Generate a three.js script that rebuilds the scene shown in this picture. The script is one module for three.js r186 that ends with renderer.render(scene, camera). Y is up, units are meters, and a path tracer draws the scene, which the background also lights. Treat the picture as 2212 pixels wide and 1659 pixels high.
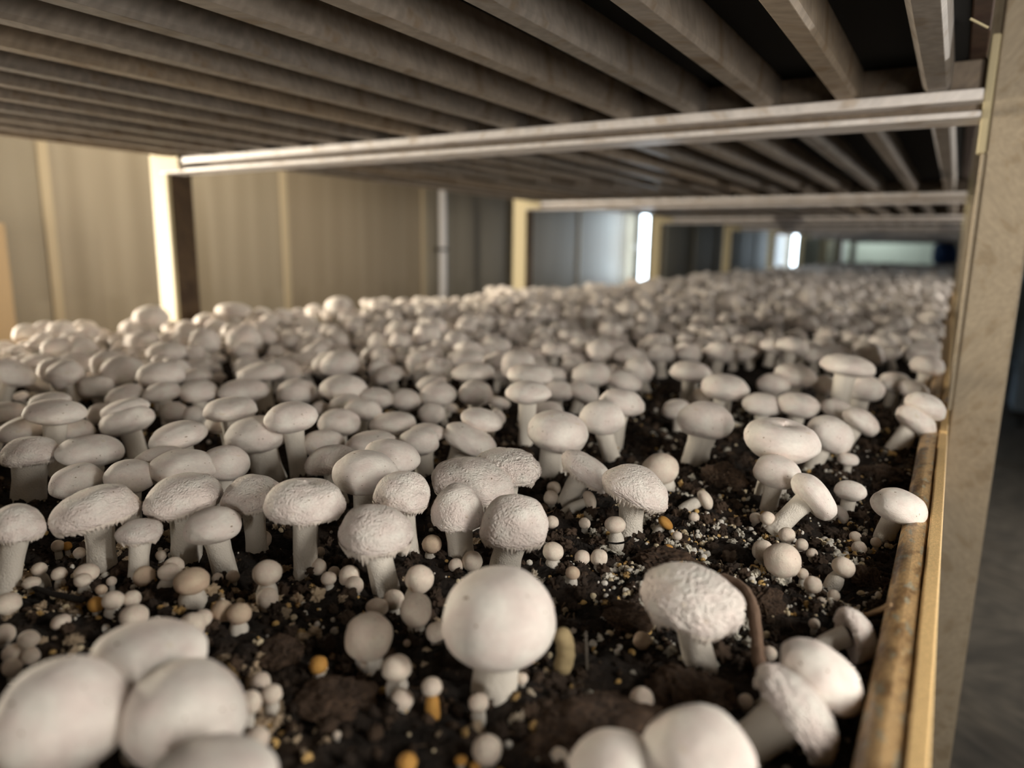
import * as THREE from 'three';
import { RectAreaLightUniformsLib } from 'three/addons/lights/RectAreaLightUniformsLib.js';
import { ImprovedNoise } from 'three/addons/math/ImprovedNoise.js';
import { mergeGeometries, mergeVertices } from 'three/addons/utils/BufferGeometryUtils.js';
import { RoundedBoxGeometry } from 'three/addons/geometries/RoundedBoxGeometry.js';

// ---------------------------------------------------------------- camera, lights, exposure
const scene = new THREE.Scene();
scene.background = new THREE.Color(0x000000);
const H = 1.2;                                     // camera height over the aisle floor
const PW = 2212, PH = 1659, F = 1534;              // photograph frame and focal length in pixels
const vz = new THREE.Vector3(2069 - PW / 2, PH / 2 - 547, -F).normalize();       // along the bed
const vx = new THREE.Vector3(-1398 - PW / 2, PH / 2 - 498, -F).negate();         // across the bed
vx.addScaledVector(vz, -vx.dot(vz)).normalize();
const vy = new THREE.Vector3().crossVectors(vz.clone().negate(), vx);
const CAM = new THREE.Matrix4().makeBasis(vx, vy, vz.clone().negate()).transpose();   // camera axes to world axes
const camera = new THREE.PerspectiveCamera(2 * Math.atan(PH / 2 / F) * 180 / Math.PI, 4 / 3, 0.02, 80);
camera.position.set(0, H, 0);
camera.quaternion.setFromRotationMatrix(CAM);
camera.focus = 0.45;
camera.userData.fStop = 3.9;
scene.add(camera);

const renderer = new THREE.WebGLRenderer({ antialias: true });
renderer.toneMapping = THREE.LinearToneMapping;
renderer.toneMappingExposure = 0.95;
renderer.shadowMap.enabled = true;
RectAreaLightUniformsLib.init();

// lamps: [x, y centre, z, length, colour, area power, glow power, aim]
const WARM = [1.0, 0.89, 0.72], NEUTRAL = [1.0, 0.94, 0.86], COOL = [0.74, 0.88, 1.0];
const LAMPS = [
  { at: [-2.40, H - 0.05, -0.25], len: 0.5, col: WARM, area: 1150, aim: [-0.9, H - 0.2, -0.8], glow: 0.25, label: 'warm white vertical tube lamp beside the panel wall next to the tan plank' },
  { at: [-1.95, H + 1.1, -1.7], len: 0.9, flat: true, col: WARM, area: 190, aim: [-2.5, H - 0.1, -1.9], glow: 0.3, label: 'unseen warm white tube lamp hung lengthwise under the ceiling, added to light the wall' },  // unseen ceiling lamp, added so the panel wall is lit evenly
  { at: [-2.50, H + 0.015, -6.40], wall: true, len: 0.69, col: COOL, area: 320, aim: [0, H - 0.1, -5.0], glow: 0.5, label: 'glaring cool white vertical tube lamp on the panel wall past the second cream post' },
  { at: [-2.50, H + 0.015, -13.7], wall: true, len: 0.69, col: COOL, area: 320, aim: [0, H, -12], glow: 0.5, label: 'distant vertical tube lamp further down the panel wall, behind the posts' },
  { at: [-2.0, H + 0.95, -18.4], len: 0.69, col: [0.9, 1, 0.96], area: 200, aim: [-1.2, H, -19.7], glow: 1.5, label: 'tube lamp beside the pale door on the end wall' },
  { at: [0.44, H + 0.05, -0.22], len: 0.34, col: NEUTRAL, area: 82, aim: [-0.2, H - 0.15, -0.44], glow: 0.05, label: 'neutral white vertical tube lamp in the aisle along the bed rim' },
  { at: [0.95, H + 0.10, 1.5], len: 0.66, col: NEUTRAL, area: 150, aim: [-0.4, H, -0.87], glow: 0.05, label: 'neutral white vertical tube lamp further back in the rim side aisle' },
  { at: [1.55, H + 0.1, -3.4], len: 0.66, col: NEUTRAL, area: 520, aim: [-0.1, H - 0.15, -2.6], glow: 0.3, label: 'vertical tube lamp further along the rim side aisle' },
];

// ---------------------------------------------------------------- helpers
let seedN = 12345;
function rnd() { seedN |= 0; seedN = seedN + 0x6D2B79F5 | 0; let t = Math.imul(seedN ^ seedN >>> 15, 1 | seedN); t = t + Math.imul(t ^ t >>> 7, 61 | t) ^ t; return ((t ^ t >>> 14) >>> 0) / 4294967296; }
const rr = (a, b) => a + (b - a) * rnd();
const PN = new ImprovedNoise();
const noise = (x, y, z) => PN.noise(x, y, z);
function fbm(x, y, z, o = 4) { let s = 0, a = 0.5, f = 1; for (let i = 0; i < o; i++) { s += a * noise(x * f, y * f, z * f); a *= 0.5; f *= 2.03; } return s; }
const V = (x, y, z) => new THREE.Vector3(x, y, z);
const clamp = (x, a, b) => Math.min(b, Math.max(a, x));
const smooth = (a, b, x) => { const t = clamp((x - a) / (b - a), 0, 1); return t * t * (3 - 2 * t); };
const used = {};
function numbered(n) { const k = used[n] = (used[n] ?? -1) + 1; return k ? n + '_' + String(k).padStart(3, '0') : n; }
function mesh(name, geo, mat, parent) {
  const m = new THREE.Mesh(geo, mat); m.name = parent && parent !== scene ? name : numbered(name);
  m.castShadow = m.receiveShadow = true; (parent ?? scene).add(m); return m;
}
function thing(name, label, category, pos = [0, 0, 0], group) {
  const g = new THREE.Group(); g.name = numbered(name); g.position.set(...pos); scene.add(g);
  g.userData = { label, category }; if (group) g.userData.group = group; return g;
}
function tag(o, label, category, group, kind) { if (label) o.userData.label = label; if (category) o.userData.category = category; if (group) o.userData.group = group; if (kind) o.userData.kind = kind; return o; }
function struct(name, geo, mat) { const m = mesh(name, geo, mat); m.name = name; m.userData.kind = 'structure'; return m; }
function boxAt(x0, x1, y0, y1, z0, z1) { const g = new THREE.BoxGeometry(x1 - x0, y1 - y0, z1 - z0); g.translate((x0 + x1) / 2, (y0 + y1) / 2, (z0 + z1) / 2); return boxUV(g); }
function rboxAt(x0, x1, y0, y1, z0, z1, r) { const g = new RoundedBoxGeometry(x1 - x0, y1 - y0, z1 - z0, 2, r); g.translate((x0 + x1) / 2, (y0 + y1) / 2, (z0 + z1) / 2); return boxUV(g); }
function boxUV(g) {          // uv in metres, by the face's main direction
  const p = g.attributes.position, n = g.attributes.normal, uv = new Float32Array(p.count * 2);
  for (let i = 0; i < p.count; i++) {
    const ax = Math.abs(n.getX(i)), ay = Math.abs(n.getY(i)), az = Math.abs(n.getZ(i));
    if (ax >= ay && ax >= az) { uv[2 * i] = p.getZ(i); uv[2 * i + 1] = p.getY(i); }
    else if (ay >= az) { uv[2 * i] = p.getZ(i); uv[2 * i + 1] = p.getX(i); }
    else { uv[2 * i] = p.getX(i); uv[2 * i + 1] = p.getY(i); }
  }
  g.setAttribute('uv', new THREE.BufferAttribute(uv, 2)); return g;
}
// pixel of the photograph -> direction in world axes with axial depth 1
function dirOf(px, py) { return V((px - PW / 2) / F, (PH / 2 - py) / F, -1).applyMatrix4(CAM); }
const CAMI = CAM.clone().invert();
function toPix(p) { const q = V(p.x, p.y - H, p.z).applyMatrix4(CAMI); return [PW / 2 - q.x / q.z * F, PH / 2 + q.y / q.z * F, -q.z]; }

function texture(w, h, fn, srgb = true, repeat) {
  const d = new Uint8Array(w * h * 4);
  for (let j = 0; j < h; j++) for (let i = 0; i < w; i++) { const c = fn(i / w, j / h); const o = (j * w + i) * 4; d[o] = clamp(c[0], 0, 1) * 255; d[o + 1] = clamp(c[1], 0, 1) * 255; d[o + 2] = clamp(c[2], 0, 1) * 255; d[o + 3] = 255; }
  const t = new THREE.DataTexture(d, w, h); t.magFilter = THREE.LinearFilter; t.minFilter = THREE.LinearMipmapLinearFilter; t.generateMipmaps = true;
  t.wrapS = t.wrapT = THREE.RepeatWrapping; if (srgb) t.colorSpace = THREE.SRGBColorSpace; if (repeat) t.repeat.set(...repeat); t.needsUpdate = true; return t;
}
const mixc = (a, b, t) => [a[0] + (b[0] - a[0]) * t, a[1] + (b[1] - a[1]) * t, a[2] + (b[2] - a[2]) * t];
const onTorus = (u, v, f) => { const a = u * 2 * Math.PI, b = v * 2 * Math.PI; return [Math.cos(a) * f, Math.sin(a) * f + Math.cos(b) * f * 0.7, Math.sin(b) * f]; };

// ---------------------------------------------------------------- materials
function metalMap(base, dirt, seed, stretch = 1, grain = 0.28) {
  return texture(512, 512, (u, v) => {
    const [a, b, c] = onTorus(u, v, 3);
    const n = fbm(a + seed, b, c, 5), m = fbm(a * 4 + seed, b * 4, c * 4 * stretch, 4), k = smooth(0.05, 0.35, n + 0.4 * m);
    return mixc(base, dirt, k * 0.8).map((x) => x * (1 + grain * m));
  });
}
const mat = (o) => new THREE.MeshStandardMaterial(o);
const metalTex = metalMap([0.66, 0.63, 0.6], [0.52, 0.46, 0.39], 3.1);
metalTex.repeat.set(1.7, 1.7);
const M = {
  slat: [0, 1, 2].map((k) => mat({ map: metalTex, color: [0xd6d0c8, 0xe2d6c4, 0xc9c6c2][k], roughness: 0.55, metalness: 0.15 })),
  beam: mat({ map: (() => { const t = metalMap([0.86, 0.84, 0.83], [0.74, 0.69, 0.64], 14.2, 1, 0.14); t.repeat.set(1.7, 1.7); return t; })(), color: 0xffffff, roughness: 0.5, metalness: 0.1 }),
  post: mat({ map: (() => { const t = metalMap([0.74, 0.69, 0.6], [0.64, 0.58, 0.48], 8.4, 1, 0.14); t.repeat.set(3, 3); return t; })(), color: 0xdcd8d4, roughness: 0.7 }),
  cream: mat({ color: 0xb8ab88, roughness: 0.6 }),
  rim: mat({ map: (() => { const t = texture(512, 512, (u, v) => { const [a, b, c] = onTorus(u, v, 2.2), n = fbm(a + 5, b, c, 5), m = fbm(a * 6, b * 6 + 3, c * 6, 3); return mixc(mixc([0.74, 0.61, 0.43], [0.52, 0.4, 0.26], smooth(-0.1, 0.3, n)), [0.62, 0.62, 0.56], smooth(0.12, 0.3, fbm(a * 1.5 + 9, b * 1.5, c * 1.5, 3)) * 0.7).map((x) => x * (1 + 0.35 * m)); }); t.repeat.set(5, 12); return t; })(), roughness: 0.45 }),
  edge: mat({ map: (() => { const t = texture(256, 256, (u, v) => { const [a, b, c] = onTorus(u, v, 6), m = fbm(a * 3, b * 3 + 3, c * 3, 3); return [0.9, 0.76, 0.53].map((x) => x * (1 + 0.35 * m)); }); t.repeat.set(12, 12); return t; })(), roughness: 0.7 }),
  brown: mat({ map: metalMap([0.3, 0.24, 0.17], [0.2, 0.15, 0.1], 2.5), roughness: 0.9 }),
  web: mat({ map: metalTex, color: 0xb5aa9c, roughness: 0.7, metalness: 0.1 }),  // dirty grey-brown web; its darker tone also paints in shade under the ledge
  rust: mat({ map: metalMap([0.34, 0.25, 0.19], [0.22, 0.12, 0.08], 5.5), roughness: 0.9 }),
  net: mat({ color: 0x0b0b0b, roughness: 1 }),
  wall: [0, 1, 2].map((k) => mat({ map: texture(256, 64, (u, v) => { const r = Math.sin(u * 2 * Math.PI * 9) * 0.012 + 0.03 * noise(u * 24 + k * 9, v * 1.2, 3) + 0.04 * noise(u * 6 + k * 5, v * 0.8, 7); return mixc([0.6, 0.565, 0.495], [0.61, 0.56, 0.48], k / 2).map((x) => x + r); }), roughness: 0.6 })),
  joint: mat({ color: 0xbdae92, roughness: 0.6 }),
  floor: mat({ map: texture(256, 256, (u, v) => { const [a, b, c] = onTorus(u, v, 4), n = fbm(a, b, c, 4); return [0.3, 0.28, 0.25].map((x) => x * (1 + 0.6 * n)); }), roughness: 0.9 }),
  plain: mat({ color: 0x6a6862, roughness: 0.9 }),
  door: mat({ color: 0xdfe8de, roughness: 0.5 }),
  white: mat({ color: 0xdad9dc, roughness: 0.4 }),
  dark: mat({ color: 0x26231f, roughness: 0.8 }),
  blue: mat({ color: 0x34558c, roughness: 0.8 }),
  greyblue: mat({ color: 0x8090a0, roughness: 0.6 }),
  wood: mat({ color: 0xb29a78, roughness: 0.75 }),
};
// mushroom skins
function skin(seed, ragged) {
  return texture(512, 256, (u, v) => {
    const a = u * 2 * Math.PI, th = v * 2.4, x = Math.cos(a) * Math.sin(th), y = Math.cos(th), z = Math.sin(a) * Math.sin(th);
    const n = fbm(x * 2 + seed, y * 2, z * 2, 4), f = fbm(x * 9 + seed, y * 9, z * 9, 3), g = noise(x * 26 + seed, y * 26, z * 26);
    let c = mixc([0.935, 0.915, 0.88], [0.905, 0.855, 0.825], clamp(0.4 + n * 1.6 + (ragged ? smooth(0.5, 1.5, th) * 0.45 : 0.1), 0, 1));
    c = c.map((q) => q * (1 + f * 0.05 + (ragged ? g * 0.03 : g * 0.01)));
    const st = smooth(0.33, 0.5, fbm(x * 3.1 + seed * 2, y * 3.1 + 4, z * 3.1, 3)); c = mixc(c, [0.76, 0.68, 0.5], st * 0.22);
    const sp = smooth(0.64, 0.74, noise(x * 15 + seed * 3, y * 15, z * 15)); return mixc(c, [0.42, 0.33, 0.22], sp * 0.75);
  });
}
const fineBump = texture(512, 256, (u, v) => { const a = u * 2 * Math.PI, th = v * 2.4, x = Math.cos(a) * Math.sin(th), y = Math.cos(th), z = Math.sin(a) * Math.sin(th); const q = 0.5 + 0.5 * fbm(x * 14, y * 34, z * 14, 4); return [q, q, q]; }, false);
const roughBump = texture(512, 256, (u, v) => { const a = u * 2 * Math.PI, th = v * 2.4, x = Math.cos(a) * Math.sin(th), y = Math.cos(th), z = Math.sin(a) * Math.sin(th); let q = 1 - Math.abs(fbm(x * 8, y * 8, z * 8, 4)) * 2.2; q = q * 0.6 + 0.4 * (0.5 + 0.5 * noise(x * 40, y * 40, z * 40)); return [q, q, q]; }, false);
const skinMat = (o) => new THREE.MeshPhysicalMaterial({ roughness: 0.72, specularIntensity: 0.45, ...o });
const CAPS = [1, 2, 3].map((k) => skinMat({ map: skin(k * 7.3, false), bumpMap: fineBump, bumpScale: 0.00035 }));
const RAG = [4, 5].map((k) => skinMat({ map: skin(k * 7.3, true), bumpMap: roughBump, bumpScale: 0.0009, roughness: 0.85 }));
const SCALY = skinMat({ map: skin(51.7, true), bumpMap: roughBump, bumpScale: 0.002, roughness: 0.85 });
const BUTT = [6, 7].map((k) => skinMat({ map: skin(k * 7.3, false), color: 0xfdf7ee, bumpMap: fineBump, bumpScale: 0.0004 }));
const SPECK = skinMat({ map: skin(61.1, true), color: 0xebdcc8, bumpMap: fineBump, bumpScale: 0.0004 });
const YELLOW = skinMat({ map: skin(33.1, false), color: 0xd8a95e });
const STEM = skinMat({ color: new THREE.Color(0.74, 0.69, 0.61), bumpMap: fineBump, bumpScale: 0.0008, roughness: 0.8 });
const FRINGE = skinMat({ color: new THREE.Color(0.76, 0.68, 0.6), roughness: 0.9 });

// ---------------------------------------------------------------- room
const XL = -2.61, XR = 2.0, ZN = 2.2, ZF = -19.8, YC = 2.6;
struct('floor', boxAt(XL - 0.1, XR + 0.1, -0.1, 0, ZF - 0.1, ZN + 0.1), M.floor);
struct('ceiling', boxAt(XL - 0.1, XR + 0.1, YC, YC + 0.1, ZF - 0.1, ZN + 0.1), M.plain);
struct('wall_right', boxAt(XR, XR + 0.1, 0, YC, ZF, ZN), M.plain);
struct('wall_near', boxAt(XL - 0.1, XR + 0.1, 0, YC, ZN, ZN + 0.1), M.plain);
struct('wall_far', boxAt(XL - 0.1, XR + 0.1, 0, YC, ZF - 0.1, ZF), M.plain);
{
  const wl = struct('wall_left', boxAt(XL - 0.1, XL - 0.03, 0, YC, ZF, ZN), M.plain);
  for (let k = -2, z = 0; k < 20; k++) {
    z = -0.264 - k;                                  // joints fall 1 m apart
    if (z - 1 < ZF) break;
    const p = mesh('wall_panel', boxUV(new RoundedBoxGeometry(0.028, YC - 0.02, 0.985, 1, 0.004).translate(XL - 0.015, YC / 2, z - 0.5)), M.wall[(k + 6) % 3], wl);
    const j = mesh('joint_strip', boxAt(XL - 0.012, XL + 0.006, 0.01, YC - 0.01, z - 0.016, z + 0.016), M.joint, wl);
  }
  const d = new THREE.Group(); d.name = 'door_1'; d.userData.kind = 'structure'; scene.add(d);
  mesh('door_leaf', rboxAt(-2.42, -0.28, 0.02, H + 0.5, ZF, ZF + 0.05, 0.01), M.door, d);
  mesh('door_frame', mergeGeometries([boxAt(-2.5, -2.42, 0, H + 0.58, ZF, ZF + 0.07), boxAt(-0.28, -0.2, 0, H + 0.58, ZF, ZF + 0.07), boxAt(-2.42, -0.28, H + 0.5, H + 0.58, ZF, ZF + 0.07)]), M.white, d);
}
// pipe and plank on the wall
{
  const t = thing('water_pipe', 'white vertical pipe with one dark clamp on the beige panel wall', 'pipe', [XL + 0.045, 0, -1.3222 * 2.56]);
  const g = new THREE.CylinderGeometry(0.021, 0.021, YC - 0.02, 20); g.translate(0, YC / 2, 0); mesh('pipe', g, M.white, t);
  const c = new THREE.TorusGeometry(0.024, 0.008, 8, 20); c.rotateX(Math.PI / 2); c.translate(0, H - 0.02, 0);
  const b = boxAt(-0.045, -0.015, H - 0.03, H - 0.01, -0.012, 0.012); mesh('clamp', mergeGeometries([c, b].map((q) => q.toNonIndexed())), M.dark, t);
  const w = thing('wall_plank', 'tan upright wooden plank standing against the panel wall at the picture edge', 'plank', [XL + 0.05, 0, -1.01]);
  mesh('plank', rboxAt(-0.02, 0.02, 0.0, H + 0.05, -0.09, 0.09, 0.004), M.wood, w);
}
// lamps
for (const L of LAMPS) {
  const t = thing('tube_lamp', L.label, 'lamp', L.at), c = new THREE.Color(...L.col), at = V(...L.at), h = L.len / 2;
  const aim = V(...L.aim), dir = L.flat ? aim.clone().sub(at).setZ(0).normalize() : aim.clone().sub(at).setY(0).normalize();
  const lay = (g) => L.flat ? g.rotateX(Math.PI / 2) : g;
  const tm = mat({ color: 0xffffff, emissive: c, emissiveIntensity: 9, roughness: 0.3 });
  mesh('glowing_tube', lay(new THREE.CapsuleGeometry(L.wall ? 0.034 : 0.019, L.len - 0.07, 3, 12)), tm, t);
  for (const k of [-1, 1]) mesh('end_cap', lay(new THREE.CylinderGeometry(L.wall ? 0.03 : 0.022, L.wall ? 0.03 : 0.022, 0.024, 20).translate(0, k * (h - 0.012), 0)), M.white, t);
  const back = lay(new THREE.BoxGeometry(0.024, L.len, 0.024)).translate(-dir.x * 0.038, -dir.y * 0.038, -dir.z * 0.038);
  mesh('holder', back, M.white, t);
  if (L.wall) mesh('bracket', new THREE.BoxGeometry(at.x - XL, 0.03, 0.03).translate((XL - at.x) / 2 - 0.03, 0, -dir.z * 0.04), M.white, t);
  else if (L.flat) mesh('hanger', new THREE.CylinderGeometry(0.008, 0.008, YC - at.y - 0.03, 10).translate(0, (YC - at.y) / 2 + 0.02, 0), M.white, t);
  else mesh('stand', new THREE.CylinderGeometry(0.014, 0.03, at.y - h, 12).translate(-dir.x * 0.04, -h - (at.y - h) / 2, -dir.z * 0.04), M.white, t);
  const a = L.flat ? new THREE.RectAreaLight(c, L.area, L.len, 0.036) : new THREE.RectAreaLight(c, L.area, 0.036, L.len);
  a.position.copy(at).addScaledVector(dir, 0.04); a.lookAt(a.position.clone().add(dir)); if (L.flat) { a.up.set(0, 1, 0); a.rotateZ(Math.PI / 2); a.width = L.len; }
  scene.add(a);
  for (const k of L.wall ? [-1, 1] : [0]) { const p = new THREE.PointLight(c, L.wall ? L.glow / 2 : L.glow, 0, 2); p.castShadow = true; p.shadow.radius = 2; p.position.copy(at).addScaledVector(dir, L.wall ? 0.16 : 0.07).add(L.flat ? V(0, 0, k * L.len * 0.32) : V(0, k * L.len * 0.32, 0)); scene.add(p); }
}

// ---------------------------------------------------------------- shelving rack
function slatGeo(x, zB, zA) {      // folded slat with chamfered lower edges
  const h = new THREE.Shape([[-0.0125, 0.0065], [-0.0075, 0.0003], [-0.007, 0], [0.009, 0], [0.0095, 0.0003], [0.0122, 0.004], [0.0122, 0.033], [-0.0125, 0.033]].map((q) => new THREE.Vector2(...q)));
  return boxUV(new THREE.ExtrudeGeometry(h, { depth: zA - zB, bevelEnabled: false }).translate(x, SLAT_Y, zB));
}
const BAY = 1.388, Z0 = -0.87, NB = 9, W = 1.34;
const SLAT_Y = H + 0.158, SLAT_H = 0.033;
{
  const rack = thing('shelf_rack', 'galvanised mushroom shelving rack with posts, cross beams and a slatted upper tier', 'rack');
  for (let b = -1; b < NB; b++) {
    const z = Z0 - b * BAY;
    for (const side of [-1, 1]) {
      const x0 = side < 0 ? -W - 0.053 : 0.0125, x1 = side < 0 ? -W : 0.0575;
      const p = mesh('upright_post', rboxAt(x0, x1, 0.0, 2.3, z - 0.06, z - (side < 0 ? 0.013 : 0.005), 0.003), side < 0 ? M.brown : M.post, rack);
      if (side < 0) mesh('face_plate', rboxAt(x0, x1, 0.0, 2.3, z - 0.0128, z - 0.004, 0.002), M.cream, p);
      if (side > 0) {
        mesh('guide_strip', rboxAt(0.0045, 0.0125, H + 0.098, H + 0.21, z - 0.02, z - 0.004, 0.002), M.cream, p);
        mesh('guide_strip', rboxAt(0.0085, 0.0125, H - 0.165, H + 0.098, z - 0.02, z - 0.004, 0.0015), M.post, p);
      }
    }
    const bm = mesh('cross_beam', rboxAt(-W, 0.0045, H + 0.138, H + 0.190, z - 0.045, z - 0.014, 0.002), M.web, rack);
    mesh('beam_ledge', rboxAt(-W, 0.0045, H + 0.1465, H + 0.1578, z - 0.03, z + 0.012, 0.002), M.beam, bm);
    mesh('beam_lip', rboxAt(-W, 0.0045, H + 0.131, H + 0.1375, z - 0.045, z + 0.01, 0.002), M.beam, bm);
    mesh('bracket', rboxAt(-W, -W + 0.07, H + 0.133, H + 0.162, z + 0.0125, z + 0.016, 0.001), M.cream, bm);
    for (let k = 0; k < 16; k++) {
      const x = -0.0365 - k * 0.0833, zA = z + BAY - 0.045, zB = z - 0.0138;
      mesh('slat', slatGeo(x, zB, zA), M.slat[(k * 5 + b * 3 + 9) % 7 === 0 ? 1 : (k + b + 3) % 3 === 0 ? 2 : 0], rack);
    }
  }
  const zA = Z0 + BAY + 0.1, zB = Z0 - (NB - 1) * BAY - 0.05;
  mesh('side_board', rboxAt(-0.012, 0.003, H + 0.19, H + 0.4, zB, zA, 0.002), M.rust, rack);
  mesh('side_board', rboxAt(-W + 0.002, -W + 0.018, H + 0.19, H + 0.4, zB, zA, 0.002), M.rust, rack);
  // rim of the lower bed: a rounded tube with an outer strip
  const sh = new THREE.Shape();
  sh.moveTo(-0.0112, -0.25); sh.lineTo(-0.0112, -0.1735); sh.bezierCurveTo(-0.0112, -0.167, -0.007, -0.1645, -0.003, -0.1645); sh.lineTo(0.002, -0.1655); sh.lineTo(0.0035, -0.168); sh.lineTo(0.0035, -0.25);
  const rg = new THREE.ExtrudeGeometry(sh, { depth: zA - zB, bevelEnabled: false, curveSegments: 10 }); rg.translate(0, H, zB);
  const rim = mesh('bed_rim', boxUV(rg), M.rim, rack);
  for (const [a, b] of [[-0.755, zA], [-2.15, -0.765], [-5.0, -2.16], [zB, -5.01]]) mesh('edge_strip', rboxAt(0.0037, 0.0108, H - 0.26, H - 0.1642, a, b, 0.0012), M.edge, rack);
  mesh('bed_board', boxAt(-W - 0.002, -W + 0.018, H - 0.4, H - 0.18, zB, zA), M.rim, rack);
  mesh('bed_base', boxAt(-W + 0.018, -0.0112, H - 0.42, H - 0.4, zB, zA), M.rust, rack);
  tag(mesh('shade_net', boxAt(-W + 0.02, -0.0125, H + 0.1912, H + 0.196, zB, zA), M.net), 'black woven net lying on the slats of the upper tier', 'net');
  tag(mesh('compost_fill', boxAt(-W + 0.02, -0.0125, H + 0.1965, H + 0.38, zB, zA), M.dark), 'dark compost filling the upper tier above the black net', 'compost');
}
// a straw on the upper board, far things
{
  const g = new THREE.IcosahedronGeometry(1, 12).deleteAttribute('uv').deleteAttribute('normal'), m = mergeVertices(g, 1e-4), p = m.attributes.position;
  for (let i = 0; i < p.count; i++) { const x = p.getX(i), y = p.getY(i), z = p.getZ(i), k = 1 + 0.3 * noise(x * 1.6, y * 1.6 + 3, z * 1.6) + 0.12 * noise(x * 5, y * 5, z * 5); p.setXYZ(i, x * k * 0.15, Math.max(-0.16, y * k * 0.19), z * k * 0.14); }
  m.computeVertexNormals(); m.translate(-0.15, H - 0.03, -11.3); tag(mesh('cloth_bundle', m, M.blue), 'dark blue cloth bundle lying at the far end of the bed', 'cloth');
  for (let k = 0; k < 3; k++) {
    const y = 0.12 + k * 0.31, t = thing('plastic_crate', ['grey-blue plastic crate at the bottom of the aisle stack, on black runners', 'grey-blue plastic crate in the middle of the aisle stack', 'grey-blue plastic crate on top of the aisle stack'][k], 'crate', [0.75, y, -6.2], 'crates in the rim side aisle');
    mesh('crate_body', mergeGeometries([boxAt(-0.3, 0.3, 0, 0.02, -0.2, 0.2), boxAt(-0.3, 0.3, 0.02, 0.29, -0.2, -0.18), boxAt(-0.3, 0.3, 0.02, 0.29, 0.18, 0.2), boxAt(-0.3, -0.28, 0.02, 0.29, -0.18, 0.18), boxAt(0.28, 0.3, 0.02, 0.29, -0.18, 0.18)]), M.greyblue, t);
    mesh('crate_lip', mergeGeometries([boxAt(-0.315, 0.315, 0.27, 0.3, 0.2, 0.215), boxAt(-0.315, 0.315, 0.27, 0.3, -0.215, -0.2), boxAt(-0.315, -0.3, 0.27, 0.3, -0.2, 0.2), boxAt(0.3, 0.315, 0.27, 0.3, -0.2, 0.2)]), M.greyblue, t);
    for (let r = -2; r <= 2; r++) mesh('rib', boxAt(r * 0.12 - 0.006, r * 0.12 + 0.006, 0.02, 0.27, 0.2, 0.21), M.greyblue, t);
  }
  const d = thing('crate_dolly', 'black wheeled dolly under the grey-blue crate stack', 'dolly', [0.75, 0, -6.2]);
  mesh('deck', boxAt(-0.31, 0.31, 0.085, 0.119, -0.21, 0.21), M.dark, d);
  for (const x of [-0.25, 0.25]) for (const z of [-0.16, 0.16]) mesh('wheel', new THREE.CylinderGeometry(0.042, 0.042, 0.03, 20).rotateZ(Math.PI / 2).translate(x, 0.042, z), M.dark, d);
}
{
  const s = new THREE.CylinderGeometry(0.0011, 0.0011, 0.016, 8); s.rotateZ(1.1); s.rotateY(0.4);
  const q = dirOf(2115, 50); const k = 0.182 / q.y; s.translate(q.x * k, H + q.y * k, q.z * k);
  tag(mesh('straw', s, M.cream), 'short pale straw stuck to the rusty board of the upper tier', 'straw');
}

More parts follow.
